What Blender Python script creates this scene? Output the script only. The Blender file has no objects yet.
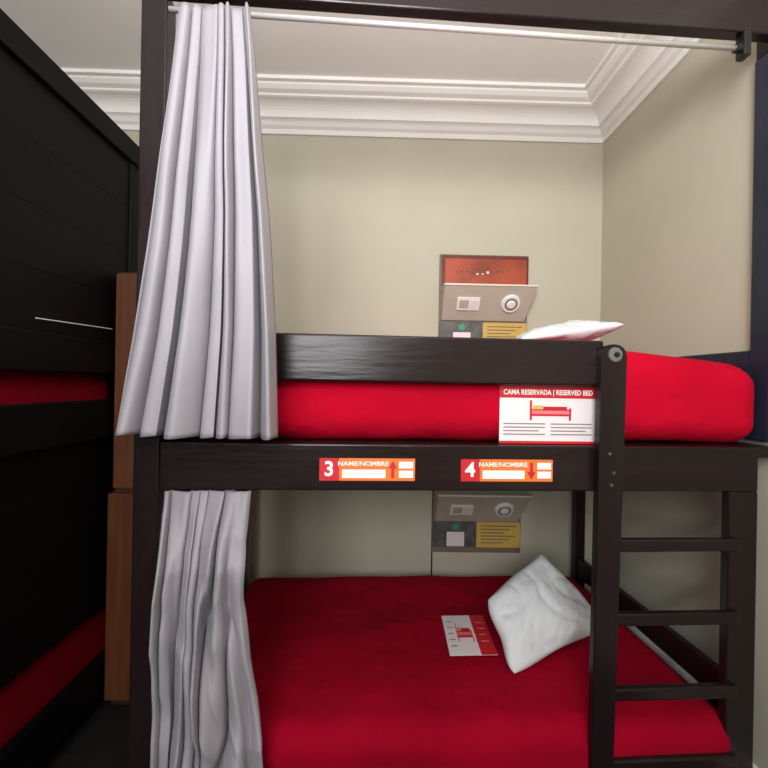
import bpy, bmesh, math, random
from mathutils import Vector, Matrix, noise
random.seed(4)
sc = bpy.context.scene
C = sc.collection
PI = math.pi
sc.view_settings.view_transform = 'Standard'

# ------------------------------------------------------------------ camera
F = 420.0
CAM = Matrix.Translation((0, 0, 1.55)) @ Matrix.Rotation(math.radians(-1.0), 4, 'Z') @ Matrix.Rotation(PI/2, 4, 'X') @ Matrix.Rotation(0.018, 4, 'Z')
cd = bpy.data.cameras.new('camera'); cd.sensor_width = 36; cd.lens = F/768*36; cd.clip_start = 0.02
cam = bpy.data.objects.new('camera', cd); C.objects.link(cam); cam.matrix_world = CAM; sc.camera = cam

ID = Matrix.Identity(4)
BED = Matrix.Translation((0, 1.41, 0)) @ Matrix.Rotation(0.042, 4, 'Z')
WALL_Y, WALL_X, CEIL = 2.76, 1.475, 3.375

def ray(px, py, frame=ID):
    inv = frame.inverted()
    o = inv @ CAM.translation
    d = inv.to_3x3() @ (CAM.to_3x3() @ Vector(((px-384)/F, (384-py)/F, -1)))
    return o, d
def bp(px, py, yl, frame=BED):          # point on the plane y = yl of a frame
    o, d = ray(px, py, frame); t = (yl-o.y)/d.y
    return o + d*t
def zp(px, py, z, frame=BED):           # point on the plane z of a frame
    o, d = ray(px, py, frame); t = (z-o.z)/d.z
    return o + d*t
def w2(px, py, Y): return bp(px, py, Y, ID)

# ------------------------------------------------------------------ materials
def lin(c):
    return tuple(((v/255)/12.92 if v/255 <= 0.04045 else ((v/255+0.055)/1.055)**2.4) for v in c) + (1,)
def mat(name, c, rough=0.6, var=0.08, scale=8, bump=0.0, bscale=60, spec=0.5, metal=0, stretch=(1,1,1), coat=0, sheen=0, bdist=0.01):
    m = bpy.data.materials.new(name); m.use_nodes = True
    nt = m.node_tree; b = nt.nodes['Principled BSDF']
    b.inputs['Roughness'].default_value = rough; b.inputs['Metallic'].default_value = metal
    b.inputs['Specular IOR Level'].default_value = spec
    b.inputs['Coat Weight'].default_value = coat
    b.inputs['Sheen Weight'].default_value = sheen
    tc = nt.nodes.new('ShaderNodeTexCoord'); mp = nt.nodes.new('ShaderNodeMapping')
    mp.inputs['Scale'].default_value = stretch
    nt.links.new(tc.outputs['Object'], mp.inputs['Vector'])
    n = nt.nodes.new('ShaderNodeTexNoise'); n.inputs['Scale'].default_value = scale; n.inputs['Detail'].default_value = 5
    nt.links.new(mp.outputs[0], n.inputs['Vector'])
    r = nt.nodes.new('ShaderNodeValToRGB'); L = lin(c)
    r.color_ramp.elements[0].position = 0.3; r.color_ramp.elements[1].position = 0.7
    r.color_ramp.elements[0].color = tuple(max(0, v*(1-var)) for v in L[:3]) + (1,)
    r.color_ramp.elements[1].color = tuple(min(1, v*(1+var)) for v in L[:3]) + (1,)
    nt.links.new(n.outputs['Fac'], r.inputs[0]); nt.links.new(r.outputs[0], b.inputs['Base Color'])
    if bump:
        n2 = nt.nodes.new('ShaderNodeTexNoise'); n2.inputs['Scale'].default_value = bscale; n2.inputs['Detail'].default_value = 4
        nt.links.new(mp.outputs[0], n2.inputs['Vector'])
        bn = nt.nodes.new('ShaderNodeBump'); bn.inputs['Strength'].default_value = bump; bn.inputs['Distance'].default_value = bdist
        nt.links.new(n2.outputs['Fac'], bn.inputs['Height']); nt.links.new(bn.outputs[0], b.inputs['Normal'])
    return m
M = dict(
    wall=mat('wall_paint', (190,185,166), 0.75, 0.03, 3, 0.04, 40),
    ceil=mat('ceiling_paint', (242,240,237), 0.8, 0.02, 3),
    crown=mat('moulding_paint', (238,235,231), 0.7, 0.02, 3, spec=.3),
    floor=mat('floor_boards', (30,26,26), 0.5, 0.3, 4, 0.1, 20, spec=.3, stretch=(1,8,1)),
    wood=mat('dark_lacquered_wood', (31,20,21), 0.24, 0.25, 2, 0.14, 7, spec=.33, stretch=(0.6,3,5)),
    woodv=mat('dark_lacquered_wood_upright', (30,20,21), 0.26, 0.25, 2, 0.10, 7, spec=.33, stretch=(5,4,0.6)),
    woodb=mat('dark_lacquered_wood_blue_lit', (26,33,50), 0.25, 0.3, 2, 0.06, 7, spec=.45, stretch=(4,4,0.6)),  # dark wood tinted blue to paint in reflected screen light
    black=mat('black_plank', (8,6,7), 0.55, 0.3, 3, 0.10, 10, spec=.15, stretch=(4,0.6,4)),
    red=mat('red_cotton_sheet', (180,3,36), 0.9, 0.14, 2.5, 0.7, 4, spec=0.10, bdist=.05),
    redlow=mat('red_cotton_sheet_shaded', (148,2,32), 0.9, 0.16, 2.5, 0.7, 4, spec=0.08, bdist=.05),  # same red sheet, colour darkened for the shade in the lower bunk
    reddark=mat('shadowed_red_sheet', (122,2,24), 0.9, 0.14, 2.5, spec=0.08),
    white=mat('white_pillowcase', (216,217,220), 0.85, 0.02, 6, 0.1, 160, spec=0.2),
    cover=mat('white_mattress_cover', (150,145,145), 0.85, 0.05),
    curtain=mat('lavender_grey_curtain', (153,148,155), 0.55, 0.04, 4, 0.05, 180, spec=0.35, sheen=0.1),
    steel=mat('brushed_steel', (220,216,214), 0.35, 0.05, 30, metal=0.5),
    chrome=mat('bolt_metal', (150,150,156), 0.35, 0.1, metal=0.9),
    blackm=mat('black_metal', (16,15,16), 0.4, 0.1),
    cab=mat('honey_wood', (84,47,26), 0.5, 0.28, 4, 0.1, 20, spec=.25, stretch=(7,7,0.6)),
    cab2=mat('honey_wood_edge', (50,29,18), 0.5, 0.2, 4, stretch=(7,7,0.6)),
    beige=mat('greige_laminate', (186,177,162), 0.4, 0.05, spec=.5),
    shelf=mat('pale_shelf_edge', (222,216,206), 0.35, 0.04),
    board=mat('brown_board', (122,104,86), 0.55, 0.08),
    plastic=mat('white_plastic', (238,236,232), 0.4, 0.01),
    grey=mat('grey_plastic', (118,114,112), 0.5, 0.03),
    orange=mat('orange_print', (234,118,44), 0.5, 0.05, 20),
    redprint=mat('red_print', (200,26,40), 0.5, 0.03),
    rust=mat('rust_frame_print', (104,34,24), 0.5, 0.2, 12),
    glow=mat('orange_print_centre', (160,66,36), 0.5, 0.5, 4),
    paper=mat('white_card', (232,220,222), 0.4, 0.01),
    pink=mat('pink_print', (226,120,128), 0.5, 0.02),
    ink=mat('grey_ink', (140,126,130), 0.6, 0.02),
    wink=mat('white_ink', (244,240,236), 0.6, 0.01),
    yellow=mat('yellow_print', (208,172,84), 0.55, 0.03),
    navy=mat('muted_photo_print', (84,84,82), 0.5, 0.55, 16),
    green=mat('green_print', (52,150,104), 0.5, 0.03),
    cable=mat('dark_cable', (70,60,52), 0.5, 0.05),
)

# ------------------------------------------------------------------ object helpers
OFF = {}
def tag(o, label=None, cat=None, group=None, kind=None):
    if label: o['label'] = label
    if cat: o['category'] = cat
    if group: o['group'] = group
    if kind: o['kind'] = kind
    return o
def thing(name, label, cat, frame, p, group=None):
    o = bpy.data.objects.new(name, None); C.objects.link(o)
    o.empty_display_size = 0.1
    o.matrix_world = frame @ Matrix.Translation(p)
    OFF[o] = Vector(p)
    return tag(o, label, cat, group)
def obj(name, bm, m, parent=None, frame=ID, p=(0,0,0), smooth=False, label=None):
    off = OFF[parent] if parent else Vector(p)
    bmesh.ops.translate(bm, verts=bm.verts, vec=-off)
    bmesh.ops.recalc_face_normals(bm, faces=bm.faces)
    me = bpy.data.meshes.new(name); bm.to_mesh(me); bm.free()
    me.materials.append(M[m])
    if smooth:
        for f in me.polygons: f.use_smooth = True
    o = bpy.data.objects.new(name, me); C.objects.link(o)
    OFF[o] = off
    if parent: o.parent = parent
    else: o.matrix_world = frame @ Matrix.Translation(off)
    if label: o['label'] = label
    return o
def NB(): return bmesh.new()
def box(bm, x0, x1, y0, y1, z0, z1, bev=0.0, seg=2):
    t = bmesh.new(); bmesh.ops.create_cube(t, size=1)
    for v in t.verts:
        v.co = Vector((x0+(v.co.x+.5)*(x1-x0), y0+(v.co.y+.5)*(y1-y0), z0+(v.co.z+.5)*(z1-z0)))
    if bev: bmesh.ops.bevel(t, geom=list(t.edges), offset=bev, segments=seg, profile=0.5, affect='EDGES')
    merge(bm, t); return bm
def merge(bm, t):
    me = bpy.data.meshes.new('tmp'); t.to_mesh(me); t.free(); bm.from_mesh(me); bpy.data.meshes.remove(me)
def tube(bm, a, b, r, seg=16, r2=None):
    a, b = Vector(a), Vector(b); d = b-a
    t = bmesh.new()
    bmesh.ops.create_cone(t, cap_ends=True, segments=seg, radius1=r, radius2=(r if r2 is None else r2), depth=d.length)
    mt = Matrix.Translation((a+b)/2) @ d.to_track_quat('Z', 'Y').to_matrix().to_4x4()
    bmesh.ops.transform(t, matrix=mt, verts=t.verts); merge(bm, t); return bm
def prism_xz(bm, pts, y0, y1, bev=0.0):
    t = bmesh.new(); A = [t.verts.new((x, y0, z)) for x, z in pts]; B = [t.verts.new((x, y1, z)) for x, z in pts]; n = len(pts)
    t.faces.new(A); t.faces.new(B[::-1])
    for i in range(n): t.faces.new([A[i], A[(i+1)%n], B[(i+1)%n], B[i]])
    if bev:
        es = [e for e in t.edges if abs(e.verts[0].co.y-e.verts[1].co.y) < 1e-6]
        bmesh.ops.bevel(t, geom=es, offset=bev, segments=2, affect='EDGES')
    merge(bm, t); return bm
def hexa(bm, pts):      # 8 corners: bottom 4 then top 4
    v = [bm.verts.new(p) for p in pts]
    for f in ((0,1,2,3),(4,5,6,7),(0,1,5,4),(1,2,6,5),(2,3,7,6),(3,0,4,7)): bm.faces.new([v[i] for i in f])
    return bm
def text_bm(body, size, mtx, bold=0.0, ext=0.0006, ax='CENTER'):
    cu = bpy.data.curves.new('txt', 'FONT'); cu.body = body; cu.size = size; cu.align_x = ax; cu.align_y = 'CENTER'
    cu.extrude = ext; cu.offset = bold; cu.resolution_u = 3
    o = bpy.data.objects.new('txt', cu); C.objects.link(o)
    dg = bpy.context.evaluated_depsgraph_get(); dg.update()
    me = bpy.data.meshes.new_from_object(o.evaluated_get(dg))
    bm = bmesh.new(); bm.from_mesh(me)
    bpy.data.objects.remove(o); bpy.data.curves.remove(cu); bpy.data.meshes.remove(me)
    bmesh.ops.transform(bm, matrix=mtx, verts=bm.verts)
    return bm
def facing(x, y, z, sx=1.0):   # text plane facing -y
    return Matrix.Translation((x, y, z)) @ Matrix.Rotation(PI/2, 4, 'X') @ Matrix.Scale(sx, 4, (1,0,0))
def softbox(x0, x1, y0, y1, z0, z1, r, nx, ny, nz, amp=0.004, crown=0.015, seed=0.0, slope=0.0):
    bm = bmesh.new(); vs = {}
    L = Vector((x1-x0, y1-y0, z1-z0)); N = (nx, ny, nz)
    def g(n, L, r, i):
        k = 4
        if i <= k: return r*i/k
        if i >= n-k: return L - r*(n-i)/k
        return r + (L-2*r)*(i-k)/(n-2*k)
    def vert(i, j, k):
        key = (i, j, k)
        if key in vs: return vs[key]
        p = Vector((g(nx, L.x, r, i), g(ny, L.y, r, j), g(nz, L.z, r, k)))
        q = Vector([min(max(p[a], r), L[a]-r) for a in range(3)])
        d = p-q
        if d.length > 1e-9:
            m = max(abs(c) for c in d)
            d = d.normalized()*m
            p = q+d
        w = Vector((x0, y0, z0))+p
        u = 2*p.x/L.x-1; v = 2*p.y/L.y-1
        nn = noise.noise(Vector((w.x*2.3+seed, w.y*3.1, w.z*3)))*1.3 + noise.noise(Vector((w.x*7+seed, w.y*4, w.z*8)))*0.5
        nrm = d.normalized() if d.length > 1e-6 else Vector((0,0,1))
        # shallow ridged wrinkles of a loosely fitted sheet
        rdg = 1-abs(noise.noise(Vector((w.x*1.7+w.y*1.1+seed, w.y*1.9-w.x*.6, seed))))*3
        nn += .9*max(0, rdg)**3
        w += nrm*nn*amp
        h = p.z/L.z
        w.z += h*crown*(1-u**4)*(1-v**4)
        if slope and u > .35: w.z -= h*slope*((u-.35)/.65)**1.6
        vs[key] = bm.verts.new(w); return vs[key]
    def face(f, a, b):
        for i in range(a):
            for j in range(b):
                bm.faces.new([f(i,j), f(i+1,j), f(i+1,j+1), f(i,j+1)])
    face(lambda i,j: vert(i,j,0), nx, ny); face(lambda i,j: vert(i,j,nz), nx, ny)
    face(lambda i,j: vert(i,0,j), nx, nz); face(lambda i,j: vert(i,ny,j), nx, nz)
    face(lambda i,j: vert(0,i,j), ny, nz); face(lambda i,j: vert(nx,i,j), ny, nz)
    return bm

# ------------------------------------------------------------------ the room
def struct(name, bm, m, smooth=False):
    return tag(obj(name, bm, m, smooth=smooth), kind='structure')
XL, YF = -2.35, -2.6
struct('floor', box(NB(), XL-.1, WALL_X+.1, YF-.1, WALL_Y+.1, -.1, 0), 'floor')
struct('ceiling', box(NB(), XL-.1, WALL_X+.1, YF-.1, WALL_Y+.1, CEIL, CEIL+.1), 'ceil')
struct('wall_back', box(NB(), XL, WALL_X, WALL_Y, WALL_Y+.1, 0, CEIL), 'wall')
struct('wall_front', box(NB(), XL, WALL_X, YF-.1, YF, 0, CEIL), 'wall')
struct('wall_right', box(NB(), WALL_X, WALL_X+.1, YF-.1, WALL_Y+.1, 0, CEIL), 'wall')
struct('wall_left', box(NB(), XL-.1, XL, YF-.1, WALL_Y+.1, 0, CEIL), 'wall')
Z0 = 3.165
prof0 = [(0,0),(.016,0),(.018,.030),(.036,.042),(.050,.062),(.062,.070),(.075,.074)] \
    + [(.075+.085*(1-math.cos(t)), .080+.062*math.sin(t)) for t in [PI/2*i/6 for i in range(7)]] \
    + [(.172,.146),(.176,.156),(.205,.164),(.226,.180),(.230,.188),(.255,.190),(.255,.21),(0,.21)]
prof = [(d, Z0+z) for d, z in prof0]
def crown(fa, fb):
    bm = NB(); A = [bm.verts.new(fa(d, z)) for d, z in prof]; B = [bm.verts.new(fb(d, z)) for d, z in prof]
    n = len(prof)
    for i in range(n): bm.faces.new([A[i], A[(i+1) % n], B[(i+1) % n], B[i]])
    bm.faces.new(A); bm.faces.new(B[::-1]); return bm
struct('trim_1', crown(lambda d,z: (XL+d, WALL_Y-d, z), lambda d,z: (WALL_X-d, WALL_Y-d, z)), 'crown')
struct('trim_2', crown(lambda d,z: (WALL_X-d, WALL_Y-d, z), lambda d,z: (WALL_X-d, YF, z)), 'crown')
struct('trim_3', crown(lambda d,z: (XL+d, WALL_Y-d, z), lambda d,z: (XL+d, YF, z)), 'crown')
struct('baseboard_back', box(NB(), XL, WALL_X, WALL_Y-.015, WALL_Y, 0, .12, .003), 'crown')
struct('baseboard_right', box(NB(), WALL_X-.015, WALL_X, YF, WALL_Y-.015, 0, .12, .003), 'crown')

# ------------------------------------------------------------------ main bunk bed (bed frame, front face y=0)
LX0 = bp(133, 450, 0).x; LX1 = bp(159, 450, 0).x
RX0 = bp(730, 470, 0).x; RX1 = bp(759, 460, 0).x
zr0 = bp(450, 491, 0).z; zr1 = bp(450, 445, 0).z
zg0 = bp(440, 383.5, 0).z; zg1 = bp(440, 336.5, 0).z
zc0 = bp(460, 22.5, .045).z; zc1 = zc0+.14
DEP = 1.22
MRX = bp(757, 412, .055).x + .036           # right end of the upper mattress
PX0 = max(bp(748, 60, .13).x, MRX+.003); PX1 = WALL_X-.010
bed = thing('bunk_bed', 'dark lacquered wooden bunk bed with ladder and red mattresses, facing the viewer', 'bunk bed', BED, (LX0, 0, 0))
obj('post', box(NB(), LX0, LX1, 0, .07, 0, zc0, .005), 'woodv', bed)
obj('post', box(NB(), RX0, RX1, 0, .035, 0, zr0, .005), 'woodv', bed)
obj('post', box(NB(), PX0, PX1, .05, .13, 1.36, zc0, .005), 'woodb', bed, label='dark upper end post with blue reflection painted in')
obj('post', box(NB(), LX0, LX0+.07, DEP-.07, DEP, 0, zr1, .005), 'woodv', bed)
obj('post', box(NB(), RX1-.04, RX1+.02, DEP-.06, DEP, 0, zr1, .005), 'woodv', bed)
obj('canopy_beam', box(NB(), LX0-.02, PX0-.001, 0, .045, zc0, zc1, .005), 'wood', bed)
obj('canopy_beam', box(NB(), PX0, PX1, 0, .125, zc0-.0, zc1, .005), 'wood', bed)
obj('guard_rail', box(NB(), LX1+.001, bp(604, 360, 0).x, 0, .035, zg0, zg1, .008, 3), 'wood', bed)
sr = obj('side_rail', box(NB(), LX1+.001, RX1, 0, .035, zr0, zr1, .006, 3), 'wood', bed)
obj('side_rail', box(NB(), LX1+.001, RX0-.001, .03, .06, .04, .155, .005), 'wood', bed)
obj('side_rail', box(NB(), LX0+.071, RX1-.042, DEP-.03, DEP, zr0, zr1, .005), 'wood', bed)
obj('side_rail', box(NB(), LX0+.071, RX1-.042, DEP-.03, DEP, .04, .155, .005), 'wood', bed)
EX = MRX+.004
obj('end_board', box(NB(), EX, EX+.020, .132, DEP, 1.36, 1.705, .004), 'woodb', bed, label='dark board closing the right end, blue reflection painted in')
obj('end_board', box(NB(), RX1-.03, RX1, .036, DEP-.062, .18, .48, .004), 'woodv', bed)
obj('end_board', box(NB(), LX0, LX0+.03, .072, DEP-.072, zr0, 1.64, .004), 'woodv', bed)
obj('end_board', box(NB(), LX0, LX0+.03, .072, DEP-.072, .18, .50, .004), 'woodv', bed)
obj('bed_base', box(NB(), LX0+.031, EX+.02, .036, DEP-.031, zr1-.04, zr1-.002), 'wood', bed)
obj('bed_base', box(NB(), LX0+.031, RX1-.032, .061, DEP-.031, .11, .148), 'wood', bed)
# ladder
a = bp(603, 400, -.045).x; b = bp(629, 400, -.045).x
ztop = bp(616, 344, -.045).z
rr = .038
pts = [(a-.012, 0), (b-.024, 0)] + [(b-rr+rr*math.cos(t), ztop-rr+rr*math.sin(t)) for t in [PI/2*i/6 for i in range(7)]] \
    + [(a+rr+rr*math.cos(t), ztop-rr+rr*math.sin(t)) for t in [PI/2+PI/2*i/6 for i in range(7)]]
ld = obj('ladder', prism_xz(NB(), pts, -.032, -.001, .004), 'woodv', bed)
for py in (545, 618.5, 692.5, 763):
    z = bp(672, py, -.02).z
    obj('rung', box(NB(), b-.030, RX0+.022, -.030, -.002, z-.022, z+.022, .008, 3), 'wood', ld)
xm = (a+b)/2
bm = NB(); tube(bm, (xm+.002, -.0315, ztop-.035), (xm+.002, -.036, ztop-.035), .026, 24, .024)
br = obj('bracket', bm, 'chrome', ld)
bm = NB(); tube(bm, (xm+.006, -.0355, ztop-.035), (xm+.006, -.044, ztop-.035), .010, 12, .007); obj('bolt', bm, 'blackm', br)
for (dx, z) in ((-.012, zr1-.02), (.004, zr1-.085), (-.004, zr0+.03)):
    bm = NB(); tube(bm, (xm+dx, -.0315, z), (xm+dx, -.038, z), .0055, 12, .004); obj('bolt', bm, 'chrome', ld)
# curtain rod
rY = .012
zrod = bp(460, 29.5, rY).z
xr = bp(741, 47, rY).x
ro = obj('curtain_rod', tube(NB(), (LX1+.002, rY, zrod), (xr, rY, zrod), .0092, 20), 'steel', bed, smooth=True)
bm = NB(); box(bm, xr-.003, xr+.024, -.006, .033, zrod-.032, zc0-.001, .004)
tube(bm, (xr-.003, rY, zrod), (xr-.022, rY, zrod), .015, 18); obj('bracket', bm, 'blackm', ro)

# ------------------------------------------------------------------ mattresses
def mattress(label, z0, z1, y0, x0, x1, y1, r, seed, frame=BED, crown=.012, slope=0, amp=.005, m='red'):
    root = thing('mattress', label, 'mattress', frame, ((x0+x1)/2, (y0+y1)/2, z0))
    obj('fitted_sheet', softbox(x0, x1, y0, y1, z0, z1, r, 110, 60, 14, amp, crown, seed, slope), m, root, smooth=True)
    return root
mattress('thick red mattress on the upper bunk behind the two number stickers', zr1, 1.695, .052, LX1+.006, MRX, DEP-.035, .095, 3.3, crown=.016, slope=.06, amp=.004)
LMX1 = zp(668, 655, .385).x
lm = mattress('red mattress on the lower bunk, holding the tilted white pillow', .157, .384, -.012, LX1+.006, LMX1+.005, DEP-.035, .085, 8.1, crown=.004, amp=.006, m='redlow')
obj('mattress_edge', box(NB(), LMX1+.008, LMX1+.030, .16, 1.06, .330, .366, .010, 3), 'cover', lm, smooth=True, label='pale exposed edge at the ladder end')

# ------------------------------------------------------------------ pillows
def pillow(name, label, corners, T, frame, seed, p, wr=1.0, pinch=.045, rnd=.05):
    A, B, Cc, D = [Vector(c) for c in corners]
    N = 72; bm = NB()
    nrm = ((B-A).cross(D-A)).normalized()
    def pt(u, v, s):
        k = 1-rnd*(u*u*v*v)**2
        uu = u*(1-pinch*(1-v*v))*k; vv = v*(1-pinch*(1-u*u))*k
        uu += .022*math.sin(v*5+seed)*abs(u)**6; vv += .022*math.sin(u*4.3+seed)*abs(v)**6
        a, b = (uu+1)/2, (vv+1)/2
        q = A*(1-a)*(1-b)+B*a*(1-b)+Cc*a*b+D*(1-a)*b
        e = max(0, (1-u*u)*(1-v*v))
        h = T*e**.46
        w = Vector((u*1.3+seed+noise.noise(Vector((u*2, v*2, seed)))*.4, v*1.3, s))
        rr = noise.noise(w)*.030
        rdg = 1-abs(noise.noise(Vector((u*1.5+v*.8+seed*3, v*1.1-u*.7, s*2))))*2.6
        rr += -.010*max(0, rdg)**2
        rdg = 1-abs(noise.noise(Vector((u*4.5-v*3.4+seed, v*1.6+u, s*7))))*2.6
        rr += -.004*max(0, rdg)**2
        rr += .010*math.sin(math.atan2(v, u)*12+seed)*(u*v)**2
        return q + nrm*s*(h + wr*rr*min(1, e*3))
    for s in (1, -1):
        g = [[bm.verts.new(pt(-math.cos(PI*i/N), -math.cos(PI*j/N), s)) for j in range(N+1)] for i in range(N+1)]
        for i in range(N):
            for j in range(N): bm.faces.new([g[i][j], g[i+1][j], g[i+1][j+1], g[i][j+1]])
    bmesh.ops.remove_doubles(bm, verts=bm.verts, dist=.0002)
    return tag(obj(name, bm, 'white', frame=frame, p=p, smooth=True), label, 'pillow')
pillow('pillow', 'white pillow tilted up on the lower red mattress beside the ladder',
       [w2(512, 677, 1.67), w2(610, 626, 1.93), w2(540, 551, 2.11), w2(485, 599, 1.88)], .090, ID, 2.0, tuple(w2(530, 660, 1.8)), .95, .045, .06)
pillow('pillow', 'white pillow lying flat on the upper bunk, seen over the guard rail',
       [(.575, 1.70, 1.742), (1.035, 1.72, 1.818), (1.05, 2.10, 1.81), (.66, 2.08, 1.77)], .050, ID, 5.0, (.83, 1.86, 1.70), .8, .04)

# ------------------------------------------------------------------ curtains
def interp(pts, v):
    y0, y1 = pts[0][1], pts[-1][1]; y = y0+(y1-y0)*v
    for i in range(len(pts)-1):
        if y <= pts[i+1][1] or i == len(pts)-2:
            t = (y-pts[i][1])/(pts[i+1][1]-pts[i][1])
            t = min(1, max(0, t))
            return pts[i][0]+(pts[i+1][0]-pts[i][0])*t, y
def curtain(label, Lp, Rp, yc, amp, nf, seed, rows, drift=0.0, ztop=None, hem=.0, twist=0.0, wander=1.0, sharp=.8):
    bm = NB(); NU = nf*26
    grid = []
    for j in range(rows+1):
        v = j/rows
        lx, ly = interp(Lp, v); rx, ry = interp(Rp, v)
        P, Q = bp(lx, ly, yc(v)), bp(rx, ry, yc(v))
        if ztop is not None and j == 0: P.z = Q.z = ztop
        w = Q.x-P.x; row = []
        for i in range(NU+1):
            u = i/NU
            ph = 2*PI*(nf*u + .36*math.sin(2*PI*u*1.3+seed) + .22*math.sin(2*PI*u*2.9+seed*2) + drift*v*math.sin(PI*u))
            ph += (wander+twist)*noise.noise(Vector((u*4+seed, v*(1.2+twist*1.6), 1.0)))*v**.5
            aa = amp(v)*(.85+1.0*noise.noise(Vector((u*6+seed, v*(.7+twist), 5.0))))
            y = yc(v) + aa*(1-2*abs(math.cos(ph/2))**sharp)
            y += aa*.22*math.sin(1.5*ph+seed+1.2*v)
            x = P.x+w*u + (w/nf)*.22*math.sin(ph+1.1)*math.sin(PI*min(1, max(0, u)))**.3
            z = P.z+(Q.z-P.z)*u + (hem*math.sin(ph+.7) if j == rows else 0)
            y += .004*noise.noise(Vector((x*9, z*4, seed)))
            if twist:
                g_ = min(1, v*7)
                rdg = 1-abs(noise.noise(Vector((x*9+z*3.2, z*3.0-x*2, seed))))*2.4
                y += twist*g_*(.014*noise.noise(Vector((x*12+z*5, z*5-x*3, seed))) - .008*max(0, rdg)**3)
            row.append(bm.verts.new((x, y, z)))
        grid.append(row)
    for j in range(rows):
        for i in range(NU): bm.faces.new([grid[j][i], grid[j][i+1], grid[j+1][i+1], grid[j+1][i]])
    c = bp((Lp[0][0]+Rp[0][0])/2, (Lp[0][1]+Rp[0][1])/2, yc(0))
    o = obj('curtain', bm, 'curtain', frame=BED, p=tuple(c), smooth=True)
    tag(o, label, 'curtain')
    m = o.modifiers.new('thickness', 'SOLIDIFY'); m.thickness = .002; m.offset = 0
    return o
curtain('long pale grey curtain gathered at the left of the upper bunk',
        [(179,8),(173,60),(161,150),(148,250),(133,340),(114,434)], [(250,10),(255,60),(262,150),(269,220),(275,330),(277,438)],
        lambda v: -.028-.050*min(1, v*8)-.065*min(1, v*1.6), lambda v: .021+.038*min(1, v*2.5), 7, .6, 80, .25, hem=.003, wander=.8, sharp=.85)
curtain('crumpled pale grey curtain hanging inside the lower bunk',
        [(166,491),(163,560),(158,650),(154,768),(152,800)], [(251,491),(246,540),(243,600),(250,660),(263,740),(265,800)],
        lambda v: .004-.075*min(1, v*4), lambda v: .012+.030*min(1, v*3), 6, 2.9, 110, 2.0, ztop=zr0-.002, hem=.004, twist=1.2, sharp=.95)

# ------------------------------------------------------------------ number stickers on the rail
def sticker(label, cx, cy, num, up):
    c = bp(cx, cy, -.001); s = 300.0
    W, H = 96/s, 22.5/s
    x0, z0 = c.x-W/2, c.z-H/2
    root = thing('number_sticker', label, 'sticker', BED, (c.x, 0, z0), 'number stickers on the bed rail')
    def P(fx0, fx1, fz0, fz1, name, m, y=-.0025, parent=root):
        return obj(name, box(NB(), x0+fx0*W, x0+fx1*W, y, -.0003, z0+fz0*H, z0+fz1*H), m, parent)
    bk = P(0, 1, 0, 1, 'backing', 'orange', -.0018)
    nt = P(0, .205, 0, 1, 'number_tile', 'redprint', -.0026)
    obj('numeral', text_bm(num, .068, facing(x0+.10*W, -.0032, c.z), .0016), 'wink', nt)
    obj('caption', text_bm('NAME/NOMBRE', .0215, facing(x0+.455*W, -.0028, z0+.755*H, 1.12), .0003), 'wink', bk)
    P(.235, .69, .12, .50, 'name_field', 'wink', -.0027, bk)
    P(.83, .98, .14, .46, 'name_field', 'wink', -.0027, bk)
    P(.83, .98, .56, .86, 'name_field', 'wink', -.0027, bk)
    ax = x0+.765*W; sg = 1 if up else -1; cz = c.z
    pr = [(-.005,-.028),(.005,-.028),(.005,.004),(.015,.004),(0,.030),(-.015,.004),(-.005,.004)]
    obj('arrow', prism_xz(NB(), [(ax+p[0], cz+sg*p[1]) for p in pr], -.0030, -.0015), 'redprint', bk)
sticker('orange bed sticker with red number 3 and an upward arrow', 367.5, 469.5, '3', True)
sticker('orange bed sticker with red number 4 and a downward arrow', 507, 470.5, '4', False)

# ------------------------------------------------------------------ reserved cards
def card(name, label, frame, O, U, V, build, th=.0015):
    O, U, V = Vector(O), Vector(U), Vector(V); Nn = U.cross(V).normalized()
    root = thing(name, label, 'card', frame, tuple(O))
    def R(n, m, u0, u1, v0, v1, lift=1, parent=root):
        a, b = (0 if lift == 0 else th*.8), th+lift*.0006
        q = lambda u, v, h: O+U*u+V*v+Nn*h
        bm = hexa(NB(), [q(u0,v0,a), q(u1,v0,a), q(u1,v1,a), q(u0,v1,a), q(u0,v0,b), q(u1,v0,b), q(u1,v1,b), q(u0,v1,b)])
        return obj(n, bm, m, parent)
    def T(n, m, body, size, u, v, sx=1, parent=root, rot=0):
        mt = Matrix((U.normalized(), V.normalized(), Nn)).transposed().to_4x4()
        mt = Matrix.Translation(O+U*u+V*v+Nn*(th+.0013)) @ mt @ Matrix.Rotation(rot, 4, 'Z') @ Matrix.Scale(sx, 4, (1,0,0))
        return obj(n, text_bm(body, size, mt, size*.02, .0003), m, parent)
    build(R, T); return root
def text_rows(R, m, u0, u1, vs, h, parent):
    for k, v in enumerate(vs): R('text_line', m, u0, u1-(.15*(u1-u0) if k % 3 == 2 else 0), v, v+h, 2, parent)
def bed_picture(R, u0, u1, v0, v1, parent, c='redprint'):
    w, h = u1-u0, v1-v0
    R('bed_picture', 'pink', u0+.04*w, u1-.06*w, v0+.30*h, v0+.50*h, 2, parent)
    for (a, b, cc, d, m) in ((0,.05,0,1,c),(.95,1,0,.62,c),(.05,.95,.22,.32,c),(.05,.95,.50,.56,c),(.08,.30,.55,.75,'yellow'),(.32,.90,.52,.70,c)):
        R('picture_line', m, u0+a*w, u0+b*w, v0+cc*h, v0+d*h, 3, parent)
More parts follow.
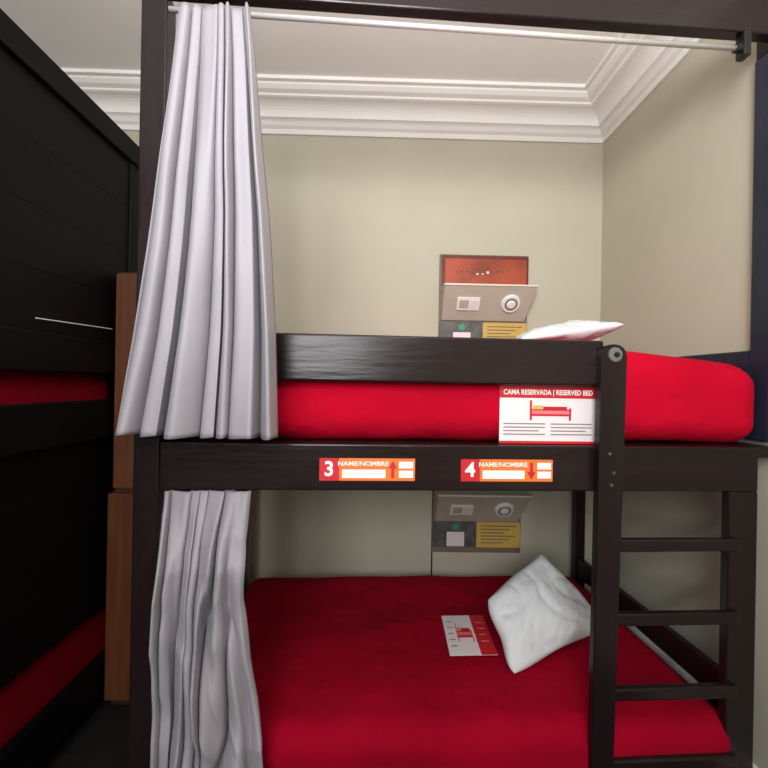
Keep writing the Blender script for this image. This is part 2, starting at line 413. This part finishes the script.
def build_up(R, T):
    b = R('paper', 'paper', 0, 1, 0, 1, 0)
    hd = R('header', 'redprint', 0, 1, .78, 1, 1)
    T('header_text', 'wink', 'CAMA RESERVADA | RESERVED BED', .0255, .5, .875, .80, hd)
    bed_picture(R, .31, .74, .40, .74, b)
    text_rows(R, 'ink', .04, .47, (.33, .27, .21, .15), .020, b)
    text_rows(R, 'ink', .53, .96, (.33, .27, .21, .15), .020, b)
    R('footer', 'redprint', 0, 1, 0, .045, 1)
p0 = bp(499, 444.5, .040); p1 = bp(595, 444.5, .040); p2 = bp(499, 384.5, .040)
card('reserved_card', 'white and red card reading CAMA RESERVADA hung below the upper guard rail', BED, (p0.x, .041, zr1+.002), (p1.x-p0.x, 0, 0), (0, 0, p2.z-zr1-.002), build_up)
def build_lo(R, T):
    b = R('paper', 'paper', 0, 1, 0, 1, 0)
    R('side_band', 'redprint', .66, 1, 0, 1, 1)
    bed_picture(R, .26, .60, .30, .78, b)
    text_rows(R, 'ink', .07, .21, (.80,.65,.50,.35,.20), .022, b)
    text_rows(R, 'pink', .76, .92, (.78,.62,.46,.30), .022, b)
zc = .404
o = zp(450, 656, zc); u = zp(498, 655, zc)-o; v = zp(443.5, 616, zc)-o
v = v - u*(v.dot(u)/u.dot(u))*.3
card('reserved_card', 'small white and red reservation card lying on the lower red mattress', BED, tuple(o), tuple(u), tuple(v), build_lo)

# ------------------------------------------------------------------ wall consoles with socket and reading light
W = WALL_Y
X0c, X1c = w2(441, 320, W-.03).x, w2(538, 290, W-.17).x
ZT, ZB = w2(488, 286, W-.17).z, w2(488, 321, W-.035).z
DZ = w2(488, 497, W-.17).z-ZT
def console(label, dz, dx, art):
    X0, X1 = X0c+dx, X1c+dx; zt, zb = ZT+dz, ZB+dz
    root = thing('bedside_console', label, 'wall console', ID, ((X0+X1)/2, W, zb), 'wall consoles with socket and lamp')
    xa, xb = X0-.012, w2(527, 270, W).x+dx
    obj('back_board', box(NB(), xa, xb, W-.018, W, zb-.21, w2(488, 256, W).z if art else zt+.03, .002), 'board', root)
    if art:
        za, zb_ = zt+.016, w2(488, 257, W).z
        pr = obj('print_panel', box(NB(), xa+.012, xb+.002, W-.024, W-.018, za, zb_, .001), 'rust', root, label='rust orange printed panel')
        obj('print_centre', box(NB(), xa+.035, xb-.012, W-.0248, W-.023, za+.022, zb_-.022), 'glow', pr)
        rnd = random.Random(7)
        for i in range(11):
            x = xa+.11+i*.034; z = (za+zb_)/2+rnd.uniform(-.014, .014); s = rnd.uniform(.004, .008)
            obj('printed_figure', box(NB(), x-s, x+s, W-.0256, W-.0245, z-s*.8, z+s), 'wink' if i in (4,5,6) else 'cable', pr)
    yt, yb = W-.17, W-.035
    hs = hexa(NB(), [(X0+.003, yb, zb), (X1-.035, yb, zb), (X1-.035, W-.019, zb), (X0+.003, W-.019, zb),
                     (X0, yt, zt), (X1, yt, zt), (X1, W-.019, zt), (X0, W-.019, zt)])
    bmesh.ops.bevel(hs, geom=list(hs.edges), offset=.003, segments=2, affect='EDGES')
    obj('housing', hs, 'beige', root)
    obj('shelf_edge', box(NB(), X0-.004, X1+.004, yt-.006, W-.019, zt+.0005, zt+.012, .002), 'shelf', root)
    nrm = Vector((0, -(zt-zb), -(yb-yt))).normalized(); up = Vector((0, yt-yb, zt-zb)).normalized(); rt = Vector((1,0,0))
    cen = Vector(((X0+X1)/2, (yt+yb)/2, (zt+zb)/2))
    def fr(dx_, dv): return Matrix.Translation(cen+rt*dx_+up*dv) @ Matrix((rt, up, nrm)).transposed().to_4x4()
    def fb(bm, m4): bmesh.ops.transform(bm, matrix=m4, verts=bm.verts); return bm
    so = obj('socket', fb(box(NB(), -.072, .072, -.044, .044, 0, .010, .003), fr(-.13, 0)), 'plastic', root)
    obj('socket_insert', fb(box(NB(), -.058, .002, -.028, .028, .009, .013, .002), fr(-.13, 0)), 'beige', so)
    obj('socket_insert', fb(box(NB(), .008, .058, -.028, .028, .009, .013, .002), fr(-.13, 0)), 'paper', so)
    bm = NB(); tube(bm, (0,0,0), (0,0,.016), .062, 36, .054); ll = obj('reading_light', fb(bm, fr(.14, .005)), 'plastic', root)
    bm = NB(); tube(bm, (0,0,.015), (0,0,.0175), .042, 32, .040); obj('lens_ring', fb(bm, fr(.14, .005)), 'grey', ll)
    bm = NB(); tube(bm, (0,0,.017), (0,0,.024), .030, 28, .020); obj('lens', fb(bm, fr(.14, .005)), 'plastic', ll)
    return xa, xb, zb
def info(label, xa, xb, zb):
    x0, x1 = xa+.002, xb-.004; z0, z1 = zb-.175, zb-.008; y = WALL_Y-.018
    root = thing('info_card', label, 'card', ID, ((x0+x1)/2, y, z0), 'info cards under the wall consoles')
    def R(n, m, a, b, c, d, lift, parent=root):
        return obj(n, box(NB(), x0+a*(x1-x0), x0+b*(x1-x0), y-.002-lift*.0008, y-.0002, z0+c*(z1-z0), z0+d*(z1-z0)), m, parent)
    ps = R('photo_side', 'navy', 0, .5, 0, 1, 0)
    ys = R('yellow_side', 'yellow', .5, 1, 0, 1, 0)
    R('plain_square', 'paper', .16, .36, .04, .60, 1, ps)
    bm = NB(); tube(bm, (x0+.26*(x1-x0), y-.001, z0+.80*(z1-z0)), (x0+.26*(x1-x0), y-.0035, z0+.80*(z1-z0)), .022, 20); obj('round_icon', bm, 'green', ps)
    for k in range(6): R('text_line', 'board', .55, .95-.07*(k%3), .82-.13*k, .86-.13*k, 1.5, ys)
r_ = console('greige wall console with socket and lamp below a rust orange print, above the upper bunk', 0, 0, True)
info('yellow and dark card on the wall partly hidden behind the upper guard rail', *r_)
r_ = console('greige wall console with socket and lamp inside the lower bunk', DZ, -.018, False)
info('yellow and dark card under the console of the lower bunk', *r_)
cx = w2(432, 540, WALL_Y-.006)
bm = NB(); tube(bm, (cx.x, WALL_Y-.006, .16), (cx.x, WALL_Y-.006, .86), .005, 10)
tag(obj('cable', bm, 'cable', p=(cx.x, WALL_Y-.006, .16), smooth=True), 'thin dark cable running down the wall left of the lower console', 'cable')

# ------------------------------------------------------------------ left bunk bed along the left wall
BX = -1.26; Y0, Y1 = .1, 2.23; XB = XL+.05
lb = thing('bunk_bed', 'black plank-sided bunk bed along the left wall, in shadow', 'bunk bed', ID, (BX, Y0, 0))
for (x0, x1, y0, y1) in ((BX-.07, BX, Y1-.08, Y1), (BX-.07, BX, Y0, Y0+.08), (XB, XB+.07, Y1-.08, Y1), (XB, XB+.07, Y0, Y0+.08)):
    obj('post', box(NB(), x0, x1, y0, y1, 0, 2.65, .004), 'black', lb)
obj('canopy_beam', box(NB(), BX-.07, BX+.012, Y0, Y1, 2.65, 2.755, .005), 'black', lb)
obj('canopy_top', box(NB(), XB, BX-.072, Y0, Y1, 2.70, 2.73), 'black', lb)
def planks(z0, z1, n, x):
    bm = NB(); h = (z1-z0)/n
    box(bm, x-.02, x-.002, Y0+.081, Y1-.081, z0, z1)
    for i in range(n): box(bm, x-.012, x, Y0+.081, Y1-.081, z0+i*h+.0004, z0+(i+1)*h-.0004, .0006, 1)
    return bm
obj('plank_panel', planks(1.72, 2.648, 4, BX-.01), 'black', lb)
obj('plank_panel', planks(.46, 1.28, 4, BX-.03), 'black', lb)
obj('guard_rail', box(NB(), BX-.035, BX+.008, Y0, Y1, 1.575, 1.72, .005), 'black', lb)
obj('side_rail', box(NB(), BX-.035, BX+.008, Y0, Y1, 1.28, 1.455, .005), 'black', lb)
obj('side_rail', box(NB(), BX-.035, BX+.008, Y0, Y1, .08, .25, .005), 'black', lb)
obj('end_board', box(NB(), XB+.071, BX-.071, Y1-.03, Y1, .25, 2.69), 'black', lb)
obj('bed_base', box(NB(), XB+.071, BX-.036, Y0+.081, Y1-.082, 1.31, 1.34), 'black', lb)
obj('bed_base', box(NB(), XB+.071, BX-.036, Y0+.081, Y1-.082, .12, .15), 'black', lb)
def onx(px, py, x):
    o_, d_ = ray(px, py); t = (x-o_.x)/d_.x; return o_+d_*t
bm = NB(); tube(bm, onx(36, 318, BX-.006), onx(112, 329, BX-.006), .0022, 8)
obj('light_gap', bm, 'paper', lb, label='thin pale line along the planks')  # pale rod painted in as a crack of light between planks
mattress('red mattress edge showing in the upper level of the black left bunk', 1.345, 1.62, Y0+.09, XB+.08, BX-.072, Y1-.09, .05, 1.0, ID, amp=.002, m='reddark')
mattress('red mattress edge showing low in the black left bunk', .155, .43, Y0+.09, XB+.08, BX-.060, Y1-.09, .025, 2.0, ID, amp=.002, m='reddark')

# ------------------------------------------------------------------ wardrobe between the two beds
WX0, WX1 = -1.238, -.96
wd = thing('wardrobe', 'narrow honey brown wooden locker between the two bunk beds', 'wardrobe', ID, (WX0, 2.0, 0))
obj('body', box(NB(), WX0, WX1, 2.02, 2.70, 0, 2.06, .004), 'cab2', wd)
for z0, z1, y in ((1.035, 2.05, 2.000), (.06, 1.02, 1.965)):
    d = obj('door', box(NB(), WX0+.002, WX1-.002, y, 2.0195, z0, z1, .005), 'cab', wd)
    bm = NB(); tube(bm, (WX1-.05, y-.022, (z0+z1)/2), (WX1-.05, y-.0005, (z0+z1)/2), .012, 16); obj('knob', bm, 'chrome', d, smooth=True)

# ------------------------------------------------------------------ light
def area(name, loc, target, sx, sy, e, col):
    l = bpy.data.lights.new(name, 'AREA'); l.shape = 'RECTANGLE'; l.size = sx; l.size_y = sy; l.energy = e; l.color = col
    o = bpy.data.objects.new(name, l); C.objects.link(o); o.location = loc
    o.rotation_euler = (Vector(target)-Vector(loc)).to_track_quat('-Z', 'Y').to_euler(); return o
area('window_light', (-.6, -2.3, 2.35), (.5, 2.0, 1.95), 1.6, 1.3, 102, (.965, .985, 1.0))
area('ceiling_fill', (.1, -.3, 2.5), (.15, .8, 3.4), .8, .8, 52, (.99, .985, .98))  # unseen upward fill, added to brighten the ceiling
w = bpy.data.worlds.new('world'); sc.world = w; w.use_nodes = True
w.node_tree.nodes['Background'].inputs[0].default_value = (.88, .93, 1, 1)
w.node_tree.nodes['Background'].inputs[1].default_value = .6
